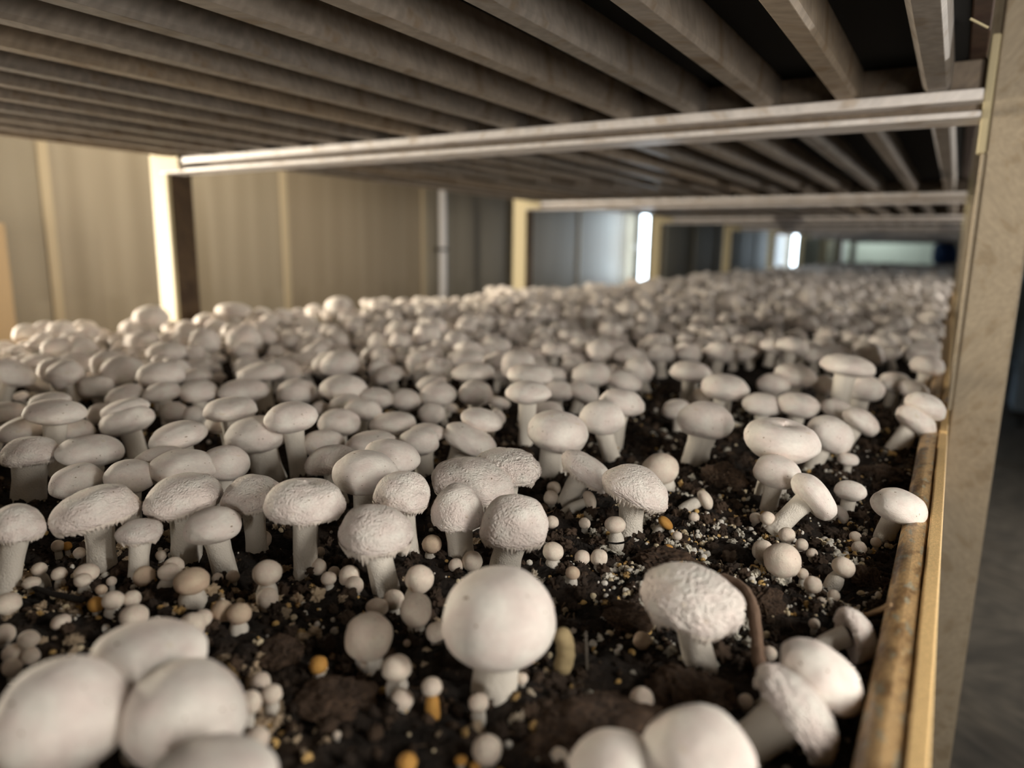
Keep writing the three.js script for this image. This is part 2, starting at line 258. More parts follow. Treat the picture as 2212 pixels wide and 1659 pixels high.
// ---------------------------------------------------------------- bed soil
const SOIL = -0.190;
const mound = (x, z) => 0.010 * noise(x * 4.2 + 1.7, 0.5, z * 4.2) - 0.006 * smooth(-0.7, -0.85, x) + 0.05 * smooth(-0.5, -0.8, x) * Math.max(0, noise(x * 8 + 0.4, 3.3, z * 8));
const soilBase = (x, z) => SOIL + 0.7 * mound(x, z);
function soilY(x, z) {
  const c = fbm(x * 22 + 3, 1.3, z * 22, 3), r = 1 - Math.abs(noise(x * 55, 4.4, z * 55)), g = fbm(x * 170, 2.2, z * 170, 3);
  return soilBase(x, z) + 0.010 * c + 0.005 * (r - 0.75) + 0.0042 * g;
}
{
  const geos = [];
  function patch(x0, x1, z0, z1, cell, skip) {
    const nx = Math.round((x1 - x0) / cell), nz = Math.round((z1 - z0) / cell), P = [], C = [], U = [], I = [], fine = cell < 0.004;
    for (let j = 0; j <= nz; j++) for (let i = 0; i <= nx; i++) {
      const x = x0 + (x1 - x0) * i / nx, z = z0 + (z1 - z0) * j / nz; let y = soilY(x, z);
      if (fine) y += 0.0016 * noise(x * 420, 7, z * 420) * 1.3;
      const edge = fine ? 1 : 1; P.push(x, H + y - (fine ? 0 : 0.003), z);
      const t = 0.5 + fbm(x * 40, 8, z * 40, 3) * 1.1, s = 0.75 + 0.5 * noise(x * 300, 3, z * 300);
      C.push((0.010 + 0.046 * t * t) * s, (0.0072 + 0.026 * t * t) * s, (0.005 + 0.0135 * t * t) * s); U.push(x * 8, z * 8);
    }
    for (let j = 0; j < nz; j++) for (let i = 0; i < nx; i++) {
      const cx = x0 + (x1 - x0) * (i + 0.5) / nx, cz = z0 + (z1 - z0) * (j + 0.5) / nz; if (skip && skip(cx, cz)) continue;
      const a = j * (nx + 1) + i, b = a + 1, c = a + nx + 1, d = c + 1; I.push(a, c, b, b, c, d);
    }
    const g = new THREE.BufferGeometry(); g.setAttribute('position', new THREE.Float32BufferAttribute(P, 3)); g.setAttribute('color', new THREE.Float32BufferAttribute(C, 3)); g.setAttribute('uv', new THREE.Float32BufferAttribute(U, 2)); g.setIndex(I); g.computeVertexNormals(); geos.push(g);
  }
  const inA = (x, z) => x > -0.56 && z > -0.72 && z < -0.13;
  patch(-0.565, -0.0113, -0.725, -0.125, 0.0021);
  patch(-W + 0.018, -0.0113, -2.4, 0.3, 0.0075, inA);
  patch(-W + 0.018, -0.0113, Z0 - 8 * BAY, -2.4, 0.03);
  const soilBump = texture(256, 256, (u, v) => { const [a, b, c] = onTorus(u, v, 5), n = 0.5 + fbm(a * 3, b * 3, c * 3, 4); return [n, n, n]; }, false);
  const g = mergeGeometries(geos);
  M.soil = mat({ vertexColors: true, roughness: 0.95, bumpMap: soilBump, bumpScale: 0.0012 });
  tag(mesh('casing_soil', g, M.soil), 'dark crumbly peat soil filling the mushroom bed behind the tan rim', 'soil', null, 'stuff');
}

// ---------------------------------------------------------------- mushrooms
function revolve(prof, U, deform) {       // prof: list of [r, y, s]
  const P = [], UV = [], I = [], n = prof.length;
  for (let j = 0; j < n; j++) for (let i = 0; i <= U; i++) { const a = i / U * 2 * Math.PI, q = deform(prof[j], a); P.push(q[0], q[1], q[2]); UV.push(i / U, prof[j][2]); }
  for (let j = 0; j < n - 1; j++) for (let i = 0; i < U; i++) { const a = j * (U + 1) + i, b = a + 1, c = a + U + 1, d = c + 1; I.push(a, b, c, b, d, c); }
  const g = new THREE.BufferGeometry(); g.setAttribute('position', new THREE.Float32BufferAttribute(P, 3)); g.setAttribute('uv', new THREE.Float32BufferAttribute(UV, 2)); g.setIndex(I); g.computeVertexNormals();
  const N = g.attributes.normal, t = V(0, 0, 0), s = V(0, 0, 0);
  for (let j = 0; j < n; j++) { const a = j * (U + 1), b = a + U; t.fromBufferAttribute(N, a).add(s.fromBufferAttribute(N, b)).normalize(); N.setXYZ(a, t.x, t.y, t.z); N.setXYZ(b, t.x, t.y, t.z); }
  return g;
}
// cap around its own centre, apex up; R radius, hu / hl heights over and under the widest ring
function capGeo({ R, hu, hl, seed, ragged = 0, dent = 0, end = 2.2, irr = 1, U = 44, VV = 30, scaly = 0 }) {
  const prof = [];
  for (let j = 0; j <= VV; j++) {
    const s = j / VV; let r, y;
    if (s <= 0.84) { const th = s / 0.84 * end; r = Math.pow(Math.max(Math.sin(th), 0), ragged ? 0.9 : 0.97); const c = Math.cos(th); y = c > 0 ? hu * Math.pow(c, 0.96) : -hl * Math.pow(-c, 0.96); prof.push([r * R, y, s, th]); }
    else { const k = (s - 0.84) / 0.16, th = end, r0 = Math.pow(Math.sin(end), ragged ? 0.9 : 0.97), y0 = Math.cos(end) > 0 ? hu * Math.cos(end) : -hl * Math.pow(-Math.cos(end), 0.96); prof.push([R * r0 * (1 - k) + 0.0001, y0 + hl * 0.5 * k * (end < 2.3 ? 1 : 0.3), s, th]); }
  }
  const e = 1 + 0.06 * noise(seed, 0.3, 0.7) * 2, ph = seed * 2.1;
  return revolve(prof, U, ([r, y, s, th], a) => {
    const x0 = Math.cos(a), z0 = Math.sin(a), sx = x0 * Math.sin(th), sy = Math.cos(th), sz = z0 * Math.sin(th);
    const n = noise(sx * 1.2 + seed, sy * 1.2, sz * 1.2 + seed * 0.7) * 0.11 * irr + noise(sx * 2.6 + seed, sy * 2.6, sz * 2.6) * 0.035 * irr;
    let f = 1 + n, yy = y * (1 + n * 0.7);
    yy -= dent * hu * Math.exp(-Math.pow(r / R / 0.55, 2)) * (1 + 0.5 * x0);
    if (ragged) { const q = smooth(0.9, 1.6, th), m = 1 - Math.abs(noise(sx * 9 + seed, sy * 14, sz * 9)) * 2; f += q * 0.03 * ragged * m + 0.010 * noise(sx * 22, sy * 22, sz * 22 + seed); if (s > 0.8 && s <= 0.85) yy += R * 0.07 * noise(a * 9, seed, 1) * ragged; }
    if (scaly) { const m = smooth(-0.05, 0.12, noise(sx * 8 + seed, sy * 12, sz * 8)) * (0.4 + Math.max(0, noise(sx * 3, sy * 3 + seed, sz * 3)) * 1.6); f += scaly * 0.034 * m; yy *= 1 + scaly * 0.02 * m; }
    const xx = x0 * Math.cos(ph) - z0 * Math.sin(ph);
    return [r * f * x0 * (1 + (e - 1) * xx * xx), yy, r * f * z0 * (1 + (e - 1) * xx * xx)];
  });
}
function fringeGeo({ R, hl, seed, end = 2.2, len = 0.16 }) {
  const U = 260, rows = 4, P = [], I = [];
  for (let j = 0; j <= rows; j++) for (let i = 0; i <= U; i++) {
    const a = i / U * 2 * Math.PI, x0 = Math.cos(a), z0 = Math.sin(a), k = j / rows;
    const jag = (0.3 + 0.7 * Math.abs(noise(x0 * 23 + seed, z0 * 23, 2)) + 0.3 * ((i * 7919 + Math.floor(seed * 10)) % 5) / 5) * (0.6 + 0.8 * (0.5 + noise(x0 * 2 + seed, z0 * 2, 5)));
    const th = end - 0.2, n = noise(x0 * Math.sin(th) * 1.2 + seed, Math.cos(th) * 1.2, z0 * Math.sin(th) * 1.2 + seed * 0.7) * 0.11;
    const r = R * Math.pow(Math.sin(th), 0.9) * (1.005 + n) * (1 + 0.03 * noise(a * 8, j, seed)) * (1.012 - 0.13 * k * k), y = -hl * Math.pow(-Math.cos(th), 0.96) * (1 + n * 0.7) - k * len * R * jag;
    P.push(r * x0, y, r * z0);
  }
  for (let j = 0; j < rows; j++) for (let i = 0; i < U; i++) { const a = j * (U + 1) + i, b = a + 1, c = a + U + 1, d = c + 1; I.push(a, b, c, b, d, c); }
  const g = new THREE.BufferGeometry(); g.setAttribute('position', new THREE.Float32BufferAttribute(P, 3)); g.setIndex(I); g.computeVertexNormals(); return g;
}
// stem from the origin to B (given from the base), radii at base / middle / top
function stemGeo(B, r0, r1, r2, bend, seed, U = 20) {
  const mid = B.clone().multiplyScalar(0.5).add(bend), curve = new THREE.QuadraticBezierCurve3(V(0, -0.006, 0), mid, B), N = 12, P = [], UV = [], I = [];
  const ref = V(0.31, 0.05, 0.9).normalize();
  for (let j = 0; j <= N; j++) {
    const t = j / N, c = curve.getPoint(t), T = curve.getTangent(t), X = V(0, 0, 0).crossVectors(T, ref).normalize(), Y = V(0, 0, 0).crossVectors(T, X);
    let r = t < 0.5 ? r0 + (r1 - r0) * smooth(0, 0.5, t) : r1 + (r2 - r1) * smooth(0.5, 1, t);
    for (let i = 0; i <= U; i++) { const a = i / U * 2 * Math.PI, q = r * (1 + 0.09 * noise(Math.cos(a) * 1.4 + seed, t * 3, Math.sin(a) * 1.4) + 0.02 * noise(Math.cos(a) * 9, t * 14, Math.sin(a) * 9 + seed)); P.push(c.x + q * (X.x * Math.cos(a) + Y.x * Math.sin(a)), c.y + q * (X.y * Math.cos(a) + Y.y * Math.sin(a)), c.z + q * (X.z * Math.cos(a) + Y.z * Math.sin(a))); UV.push(i / U, t * 0.6); }
  }
  for (let j = 0; j < N; j++) for (let i = 0; i < U; i++) { const a = j * (U + 1) + i, b = a + 1, c = a + U + 1, d = c + 1; I.push(a, b, c, b, d, c); }
  const g = new THREE.BufferGeometry(); g.setAttribute('position', new THREE.Float32BufferAttribute(P, 3)); g.setAttribute('uv', new THREE.Float32BufferAttribute(UV, 2)); g.setIndex(I); g.computeVertexNormals(); return g;
}
const camRight = V(1, 0, 0).applyMatrix4(CAM), camBack = V(0, 0, 1).applyMatrix4(CAM);
camBack.setY(0).normalize();

// traced from the photograph: kind (s smooth, r ragged rim, y scaly, b round button, p pin with a bulb), cap centre x, y, width, height / width, lean, extras
const TRACE = [];
const T = (kind, x, y, w, asp = 0.72, roll = 0, o = {}) => TRACE.push({ kind, x, y, w, asp, roll, pitch: 0, k: kind === 'b' ? 0.5 : kind === 'p' ? 0.8 : 0.72, ...o });
// the two nearest clusters
T('s', 137, 1560, 308, 0.95, -4, { k: 0.7, lm: 'huge blurred cap at the bottom corner', label: 'biggest smooth cap of the near cluster, with one brown speck, at the picture corner' });
T('s', 322, 1418, 262, 0.62, 8, { k: 0.8, lm: 'flattish cap topping the near cluster', label: 'flattish smooth cap behind the two big caps of the near cluster' });
T('s', 402, 1550, 274, 0.9, 4, { k: 0.66, lm: 'egg-smooth cap of the near cluster', label: 'egg-smooth rounded cap facing the open soil in the near cluster, small button behind it' });
T('s', 455, 1702, 322, 0.66, 4, { k: 0.72, lm: 'cap cut by the lower picture edge', label: 'cap cut by the lower picture edge, in front of the egg-smooth rounded cap' });
T('s', 2, 1686, 120, 0.8, 0, { k: 0.6, label: 'small cap peeking in at the very bottom corner under the biggest cap' });
T('b', 540, 1518, 50, 1.2, 10, { k: 1.3, label: 'pale button squeezed behind the egg-smooth cap, facing the dark soil' });
T('s', 1325, 1668, 205, 0.86, -4, { k: 0.6, lm: 'freckled cap at the lower edge', label: 'freckled white cap cut by the lower edge, beside a smoother taller cap' });
T('s', 1508, 1640, 262, 0.86, 4, { k: 0.62, lm: 'smooth cap at the lower edge', label: 'smooth bright cap between the freckled cap and the toppled mushroom stem' });
T('y', 1712, 1540, 238, 0.6, 50, { k: 0.45, hc: 0.5, stem: 0.85, lie: 0.5, st: 0.23, fr: 0.1, lm: 'toppled mushroom with pinkish wrinkled cap', label: 'toppled mushroom with pinkish wrinkled cap and thick stem lying on the soil' });
T('s', 1770, 1462, 205, 0.72, 34, { k: 0.6, hc: 0.62, lm: 'tilted white cap behind the toppled mushroom', label: 'tilted white cap with grey dust, behind the toppled pinkish mushroom by the rim' });
T('r', 1838, 1371, 128, 0.7, 78, { k: 0.45, hc: 0.62, stem: 0.9, lie: 0.35, fr: 0.06, lm: 'sideways mushroom against the rim', label: 'sideways mushroom with its pinkish cap pressed against the tan rim' });
T('y', 1492, 1303, 224, 0.68, 7, { base: [1522, 1440], fr: 0.16, st: 0.17, lm: 'scaly mushroom beside the root', label: 'scaly white mushroom with flaking cap beside the curved brown root' });
T('s', 1079, 1343, 254, 0.88, -3, { irr: 0.35, base: [1062, 1492], hc: 0.84, st: 0.21, lm: 'big round central mushroom', label: 'big smooth round mushroom standing alone at the middle of the bare soil' });
T('s', 1941, 1098, 126, 0.68, 16, { base: [1905, 1165], s: 0.97, lm: 'cap leaning on the rim', label: 'white cap with a brown stain leaning onto the tan rim' });
T('s', 1755, 1073, 118, 0.66, 50, { hc: 0.56, k: 0.7, stem: 0.95, lie: 0.6, st: 0.2, lm: 'fallen mushroom with bare stem', label: 'fallen mushroom with cream cap and bare stem lying toward the dark soil' });
T('s', 1677, 1023, 106, 0.73, 8, { k: 0.8, lm: 'upright cap above the fallen mushroom', label: 'upright smooth cap just above the fallen mushroom with bare stem' });
T('s', 1687, 952, 168, 0.6, 7, { dent: 0.22, k: 0.75, lm: 'wide dented cap near the rim', label: 'widest dented white cap in the rim side group, small flake on its face' });
T('s', 1790, 942, 106, 0.8, 24, { label: 'egg-shaped cap leaning away from the wide dented cap' });
T('s', 1812, 892, 82, 0.62, 30, { label: 'upper half of a fused pair of tilted caps near the rim' });
T('s', 1858, 912, 86, 0.62, 34, { k: 0.75, label: 'lower half of a fused pair of tilted caps near the rim' });
T('s', 1977, 912, 98, 0.68, 40, { hc: 0.62, lm: 'egg-shaped cap tilted over the rim', label: 'egg-shaped cap tilted strongly over the tan rim, another cap behind it' });
T('s', 1998, 880, 94, 0.62, 28, { k: 1.1, label: 'cap behind the egg-shaped cap that is tilted over the rim' });
T('s', 2060, 868, 44, 0.6, -20, { k: 1.0, s: 0.98, st: 0.14, label: 'tiny mushroom hanging out over the rim in front of the mottled post' });
T('s', 1836, 1062, 70, 0.68, 4, { st: 0.24, k: 0.75, label: 'small short-stemmed cap between the fallen mushroom and the cap leaning on rim' });
T('s', 1832, 994, 48, 0.62, 0, { k: 0.75, label: 'small flat cap on a bulbous stem right of the upright smooth cap' });
T('s', 1815, 1112, 46, 0.7, 60, { k: 0.45, stem: 1.0, lie: 0.4, label: 'broken brownish little mushroom under the fallen mushroom' });
// the sharp middle row
T('r', 1372, 1060, 150, 0.62, 18, { base: [1362, 1168], st: 0.19, fr: 0.14, lm: 'tilted mushroom with frayed edge', label: 'tilted mushroom with frayed rough edge behind the small pin with black ring' });
T('r', 1265, 1020, 118, 0.62, 32, { base: [1222, 1090], hc: 0.5, st: 0.2, label: 'cap tipped sideways just behind the tilted mushroom with frayed edge' });
T('r', 1110, 1142, 152, 0.82, 3, { base: [1082, 1240], st: 0.23, lm: 'domed mushroom with pinkish frayed hem', label: 'domed mushroom with pinkish frayed hem behind the big central mushroom' });
T('r', 989, 1112, 114, 0.98, 0, { base: [1000, 1218], st: 0.26, hc: 0.95, fr: 0.12, lm: 'tall dome with a sharp shadow edge', label: 'tall domed mushroom with a sharp shadow edge down its cap' });
T('r', 1022, 1048, 182, 0.56, 9, { k: 0.5, lm: 'broad cap behind the tall dome', label: 'broad low cap behind the tall dome and the pinkish hemmed mushroom' });
T('y', 1096, 1014, 142, 0.58, 4, { k: 0.7, lm: 'rough flaky cap', label: 'rough flaky cap above the broad low cap, small stem showing' });
T('r', 868, 1072, 128, 0.72, 8, { base: [890, 1215], st: 0.2, lm: 'long-stemmed lopsided mushroom', label: 'lopsided frayed mushroom on a long stem between two ragged caps' });
T('r', 811, 1156, 158, 0.74, 3, { base: [838, 1278], st: 0.2, fr: 0.2, lm: 'ragged mushroom with leaning stem', label: 'ragged mushroom with leaning thick stem, a round button against it' });
T('r', 660, 1092, 160, 0.7, 2, { base: [660, 1252], st: 0.175, dent: 0.15, lm: 'straight-stemmed stained mushroom', label: 'stained mushroom with frayed skirt on a tall straight stem' });
T('s', 790, 1025, 142, 0.7, 2, { k: 1.0, lm: 'olive-speckled cap', label: 'speckled cap standing in front of another speckled cap, above the ragged row' });
T('s', 845, 990, 126, 0.62, 6, { k: 1.05, label: 'second speckled cap, half hidden by the one before it' });
T('r', 545, 1078, 128, 0.72, -2, { k: 0.95, label: 'shaded ragged cap between the straight-stemmed mushroom and the lit brown-dotted one' });
T('r', 398, 1080, 168, 0.62, -9, { base: [402, 1212], st: 0.21, lm: 'cap with a square patch of light', label: 'ragged cap with a sharp square patch of light on it' });
T('s', 460, 1138, 127, 0.68, -6, { base: [492, 1252], st: 0.22, lm: 'smooth cap on a curved stem', label: 'smooth brown-dotted cap on a curved stem under the cap with light patch' });
T('r', 208, 1108, 182, 0.64, -10, { base: [222, 1238], st: 0.18, fr: 0.15, dent: 0.12, lm: 'wide lumpy cap with torn skirt', label: 'wide lumpy cap with torn skirt on a thick stem, largest of the sharp row' });
T('r', 302, 1152, 98, 0.6, 0, { base: [298, 1262], st: 0.24, lm: 'shaded flat mushroom', label: 'small shaded flat mushroom tucked behind the wide lumpy cap' });
T('r', 36, 1140, 120, 0.78, 4, { base: [8, 1285], st: 0.24, fr: 0.2, lm: 'ruffled mushroom at the picture edge', label: 'ruffled pale mushroom with shaggy stem cut by the picture edge' });
T('s', 165, 1042, 118, 0.7, -14, { k: 0.75, lm: 'dirt-smeared cap', label: 'dirt-smeared cap with soil stuck to its outer edge' });
T('s', 282, 1032, 118, 0.66, 4, { k: 0.85, label: 'brown-tinted cap touching the dirt-smeared cap' });
T('r', 66, 983, 128, 0.6, 0, { base: [58, 1080], st: 0.3, fr: 0.1, lm: 'wide-stemmed cap', label: 'neat cap with rough rim on a very wide short stem' });
T('s', 196, 977, 140, 0.55, 4, { lm: 'low cap beside the wide-stemmed cap', label: 'low broad cap between the wide-stemmed cap and the dark gap' });
T('s', 396, 1012, 146, 0.56, 3, { lm: 'smooth broad cap', label: 'smooth broad cap just behind the cap with the square light patch' });
T('s', 345, 992, 110, 0.5, -6, { k: 1.0 }); T('s', 486, 1004, 108, 0.74, 6, { k: 0.85 });
T('s', 556, 943, 140, 0.62, -5, { base: [588, 1040], st: 0.25, lm: 'tall large cap with a shaded stem', label: 'large smooth cap raised on a shaded stem above its neighbours' });
T('s', 386, 945, 126, 0.55, -12, { k: 1.0 }); T('s', 630, 905, 116, 0.62, -6, { k: 1.2 });
T('s', 697, 960, 96, 0.62, 0); T('r', 716, 1002, 112, 0.62, -10, { fr: 0.06 }); T('s', 803, 960, 112, 0.5, -4);
T('s', 905, 957, 92, 0.66, 0, { base: [925, 1045], st: 0.24, lm: 'pinkish cap with a stout stem', label: 'pinkish flat-topped cap on a stout stem behind the speckled caps' });
T('s', 925, 935, 80, 0.5, 4, { k: 1.0 });
T('s', 1015, 953, 122, 0.58, 24, { base: [985, 1020], hc: 0.48, st: 0.25, lm: 'pale cap tilted down', label: 'pale cap sloping down toward the rough flaky cap' });
T('s', 1040, 908, 98, 0.5, 14, { k: 1.0 }); T('s', 1072, 905, 40, 0.9, 20, { k: 1.6 });
T('s', 1205, 938, 132, 0.72, 8, { base: [1190, 1035], st: 0.24, lm: 'clean oval cap', label: 'clean oval cap standing alone with a shaded stem behind the tipped cap' });
T('s', 1300, 906, 98, 0.78, 2, { base: [1328, 1000], st: 0.2, lm: 'bell-shaped mushroom', label: 'bell-shaped mushroom with visible white stem beside the clean oval cap' });
T('s', 1342, 872, 100, 0.6, 8, { k: 1.0 });
T('s', 1524, 912, 118, 0.72, 4, { base: [1498, 998], st: 0.25, lm: 'round-topped mushroom by the dark clod', label: 'round-topped mushroom above the big dark clod of soil' });
T('s', 1462, 886, 62, 0.72, -10); T('s', 1565, 840, 104, 0.58, 5); T('b', 1520, 855, 45, 0.8, 0, { k: 1.1 });
T('s', 1647, 876, 82, 0.64, 0); T('s', 1724, 878, 92, 0.62, 6); T('s', 1860, 840, 96, 0.66, 8, { st: 0.24, lm: 'plump cap in the rim row', label: 'plump cap of the blurred rim row with its stem showing' });
T('s', 1782, 836, 62, 0.8, 20); T('s', 1670, 832, 72, 0.66, 0); T('s', 1718, 815, 92, 0.6, 6); T('s', 1830, 792, 118, 0.36, 6, { k: 1.1 }); T('s', 1932, 830, 72, 0.72, 6); T('s', 2003, 792, 76, 0.66, 10); T('s', 1972, 846, 70, 0.7, 20);
T('s', 1140, 850, 98, 0.52, 0, { k: 1.2 }); T('s', 1145, 812, 96, 0.5, 4, { k: 1.0 }); T('s', 1205, 846, 72, 0.62, 6); T('s', 1260, 850, 70, 0.6, 24); T('s', 1276, 812, 86, 0.62, -4); T('s', 1348, 826, 74, 0.62, 16); T('s', 1182, 890, 72, 0.6, 0, { k: 0.6 }); T('s', 1492, 806, 94, 0.5, 2);
T('s', 53, 930, 114, 0.58, -16); T('s', 156, 932, 98, 0.58, 0); T('s', 118, 892, 132, 0.4, 6, { k: 1.05 }); T('s', 108, 868, 92, 0.42, -4, { k: 1.0 }); T('s', 14, 895, 92, 0.6, 0);
T('s', 275, 912, 118, 0.6, -16); T('s', 270, 885, 106, 0.46, -14, { k: 1.0 }); T('s', 220, 896, 64, 0.8, -10); T('s', 376, 892, 58, 0.8, 0);
T('s', 430, 848, 86, 0.62, -2); T('s', 420, 815, 72, 0.5, -6); T('s', 527, 846, 104, 0.52, -2); T('s', 498, 886, 118, 0.48, -4, { k: 1.05 }); T('s', 494, 914, 106, 0.42, -6); T('s', 418, 898, 50, 0.8, 0);
T('s', 348, 812, 102, 0.6, 0); T('s', 272, 858, 88, 0.6, -20); T('s', 350, 850, 84, 0.56, -10); T('s', 360, 764, 86, 0.6, -4); T('s', 312, 744, 72, 0.8, -12); T('s', 162, 792, 84, 0.7, 4); T('s', 80, 784, 78, 0.5, -12); T('s', 8, 822, 66, 0.9, 0); T('s', 243, 780, 74, 0.66, -6); T('s', 395, 749, 52, 0.7, 0);
T('s', 182, 711, 54, 0.7, 0); T('s', 56, 721, 62, 0.66, -20); T('s', 96, 712, 52, 0.7, -10); T('s', 122, 752, 66, 0.7, -14); T('s', 155, 735, 60, 0.6, -10); T('s', 327, 688, 78, 0.7, -6); T('s', 292, 711, 58, 0.8, -20); T('s', 405, 711, 52, 0.7, 4); T('s', 504, 672, 78, 0.4, 2); T('s', 468, 711, 56, 0.7, 0); T('s', 527, 735, 76, 0.8, 10);
T('s', 743, 842, 104, 0.58, 2); T('s', 735, 789, 92, 0.64, -8); T('s', 677, 768, 70, 0.66, -38); T('s', 563, 808, 104, 0.44, -6); T('s', 642, 850, 84, 0.7, 0); T('s', 748, 876, 78, 0.6, -6); T('s', 786, 888, 82, 0.6, 10); T('s', 849, 916, 102, 0.5, -4); T('s', 732, 916, 92, 0.66, 0); T('s', 876, 866, 68, 0.7, 6); T('s', 812, 862, 78, 0.6, 4); T('s', 946, 855, 80, 0.7, -6); T('s', 932, 828, 66, 0.5, -12); T('s', 1028, 852, 78, 0.72, 4); T('s', 1022, 806, 94, 0.46, -4); T('s', 1004, 778, 82, 0.5, -6); T('s', 930, 769, 62, 0.7, 0);
T('s', 733, 666, 66, 0.7, 0); T('s', 1073, 749, 64, 0.6, 0); T('s', 1263, 744, 50, 0.6, 0); T('s', 1322, 751, 60, 0.6, 0); T('s', 1375, 779, 52, 0.7, 0);
// buttons and pins in the soil
const B = (kind, x, y, w, o = {}) => T(kind, x, y, w, o.asp ?? (kind === 'p' ? 0.9 : 0.98), o.roll ?? 0, o);
B('b', 1426, 1014, 80, { asp: 0.86, roll: -20, lm: 'round button by the dark clod', label: 'largest plain round button, beside the tilted mushroom with frayed edge' });
B('b', 1523, 1080, 47, { roll: 60, k: 0.5, stem: 1.2, lie: 0.2, label: 'round white button lying with its stem toward the frayed tilted mushroom' });
B('b', 1690, 1212, 80, { lm: 'round white button by the rim', label: 'larger of two touching round buttons in front of the rim' }); B('b', 1648, 1190, 48, { label: 'smaller of the two touching round buttons in front of the rim' });
B('b', 1700, 1156, 36); B('p', 1822, 1226, 52, { roll: 30, label: 'bulbous pale pin tilted near the fibrous clod at the rim' }); B('b', 1756, 1264, 40); B('b', 1801, 1287, 28); B('b', 1774, 1300, 22); B('b', 1759, 1348, 26); B('b', 1734, 1240, 26); B('b', 1732, 1177, 28); B('b', 1754, 1196, 25); B('b', 1848, 1161, 28); B('b', 1856, 1184, 32); B('b', 1892, 1172, 24);
B('b', 1662, 1412, 34, { label: 'little round button between the root and the tilted dusty cap' }); B('b', 1611, 1516, 36); B('b', 1386, 1512, 56, { lm: 'round button before the clod', label: 'round white button in front of the big near clod' }); B('b', 1052, 1620, 68, { lm: 'bright button at the lower edge', label: 'bright round button with yellowish foot near the lower edge' }); B('b', 1387, 1384, 40, { k: 0.2, mat: SPECK, label: 'half-buried greyish button beside the scaly mushroom' }); B('b', 1208, 1638, 46);
B('p', 1329, 1134, 46, { asp: 0.8, base: [1334, 1192], lm: 'pin with a black ring', label: 'slender pin with a black thread round its neck' });
B('p', 1195, 1192, 46); B('b', 1258, 1205, 34); B('b', 1294, 1205, 38); B('p', 1237, 1238, 32, { mat: SPECK }); B('b', 1263, 1131, 25); B('b', 1192, 1129, 30); B('b', 1196, 1055, 30); B('b', 1190, 1076, 33); B('b', 1273, 1081, 46, { roll: 70 }); B('p', 1658, 1120, 34); B('b', 1632, 1120, 26); B('b', 1499, 1118, 24); B('p', 1463, 1158, 22); B('b', 1443, 1188, 25, { mat: YELLOW, label: 'small yellow round lump above the scaly mushroom' }); B('b', 1437, 1130, 38, { asp: 0.7, roll: 40, mat: YELLOW, label: 'yellowed shrivelled button beside the stem of the frayed tilted mushroom' });
B('b', 797, 1377, 108, { k: 0.48, lm: 'large smooth button', label: 'largest smooth round button, half sunk with a soil crumb under it' }); B('b', 899, 1319, 70, { k: 0.75, asp: 1.08, label: 'egg-shaped button with dots above the large smooth button' }); B('b', 906, 1252, 63, { k: 0.9, roll: 25, label: 'round button leaning on the ragged mushroom with leaning stem' }); B('b', 942, 1366, 46); B('b', 815, 1312, 50, { asp: 0.8 }); B('b', 850, 1296, 46); B('p', 933, 1176, 46, { mat: SPECK, label: 'brown-spotted pin before the tall dome with shadow edge' }); B('b', 1020, 1213, 46); B('b', 985, 1222, 32);
B('p', 857, 1444, 66, { lm: 'double-bulbed pin', label: 'upper double-bulbed pin in the dark soil left of the central mushroom' }); B('p', 868, 1512, 54, { k: 0.5, label: 'pin leaning right below the upper double-bulbed pin' }); B('p', 933, 1484, 46, { stemMat: YELLOW, base: [936, 1545], label: 'grey pin with orange foot beside the double-bulbed pins' }); B('p', 1034, 1518, 46, { label: 'greyish pin under the stem of the big central mushroom' }); B('b', 688, 1437, 42, { mat: YELLOW, lm: 'mustard-yellow button', label: 'mustard-yellow round button in the dark soil' }); B('b', 563, 1474, 46); B('p', 586, 1500, 50); B('b', 556, 1596, 56); B('b', 728, 1588, 19); B('b', 879, 1390, 17); B('b', 785, 1438, 16); B('b', 1128, 1466, 26, { k: 1.1 }); B('b', 1239, 1362, 14);
B('p', 577, 1238, 63, { base: [577, 1312], lm: 'bright double button', label: 'bright double-bulbed button below the shaded ragged caps' }); B('b', 578, 1294, 50, { k: 0.4 }); B('b', 566, 1166, 42); B('b', 692, 1192, 22); B('p', 710, 1250, 34); B('b', 755, 1246, 46, { asp: 1.1 }); B('b', 766, 1265, 40); B('b', 722, 1237, 28); B('b', 688, 1226, 36, { asp: 1.2 });
B('p', 414, 1256, 82, { asp: 0.72, mat: SPECK, base: [418, 1325], hc: 0.7, lm: 'freckled squat button', label: 'freckled tan squat button on a thick bulb' }); B('p', 366, 1236, 50, { asp: 0.8, base: [350, 1295] }); B('b', 376, 1226, 48, { k: 0.7 }); B('b', 312, 1246, 50, { mat: SPECK }); B('b', 503, 1246, 30); B('b', 470, 1250, 26);
B('p', 85, 1230, 36, { roll: -18 }); B('p', 128, 1240, 35); B('b', 68, 1259, 42, { asp: 0.7 }); B('b', 187, 1238, 56, { asp: 0.8, k: 0.55, label: 'oval button behind the bright little double pin' }); B('p', 179, 1254, 40, { asp: 0.85, k: 0.7, lm: 'bright little double pin', label: 'bright little double pin in front of the oval button' }); B('b', 241, 1256, 23); B('p', 219, 1274, 27, { mat: SPECK }); B('b', 125, 1180, 30); B('b', 172, 1195, 28); B('b', 145, 1180, 22, { mat: YELLOW }); B('b', 348, 1200, 26);
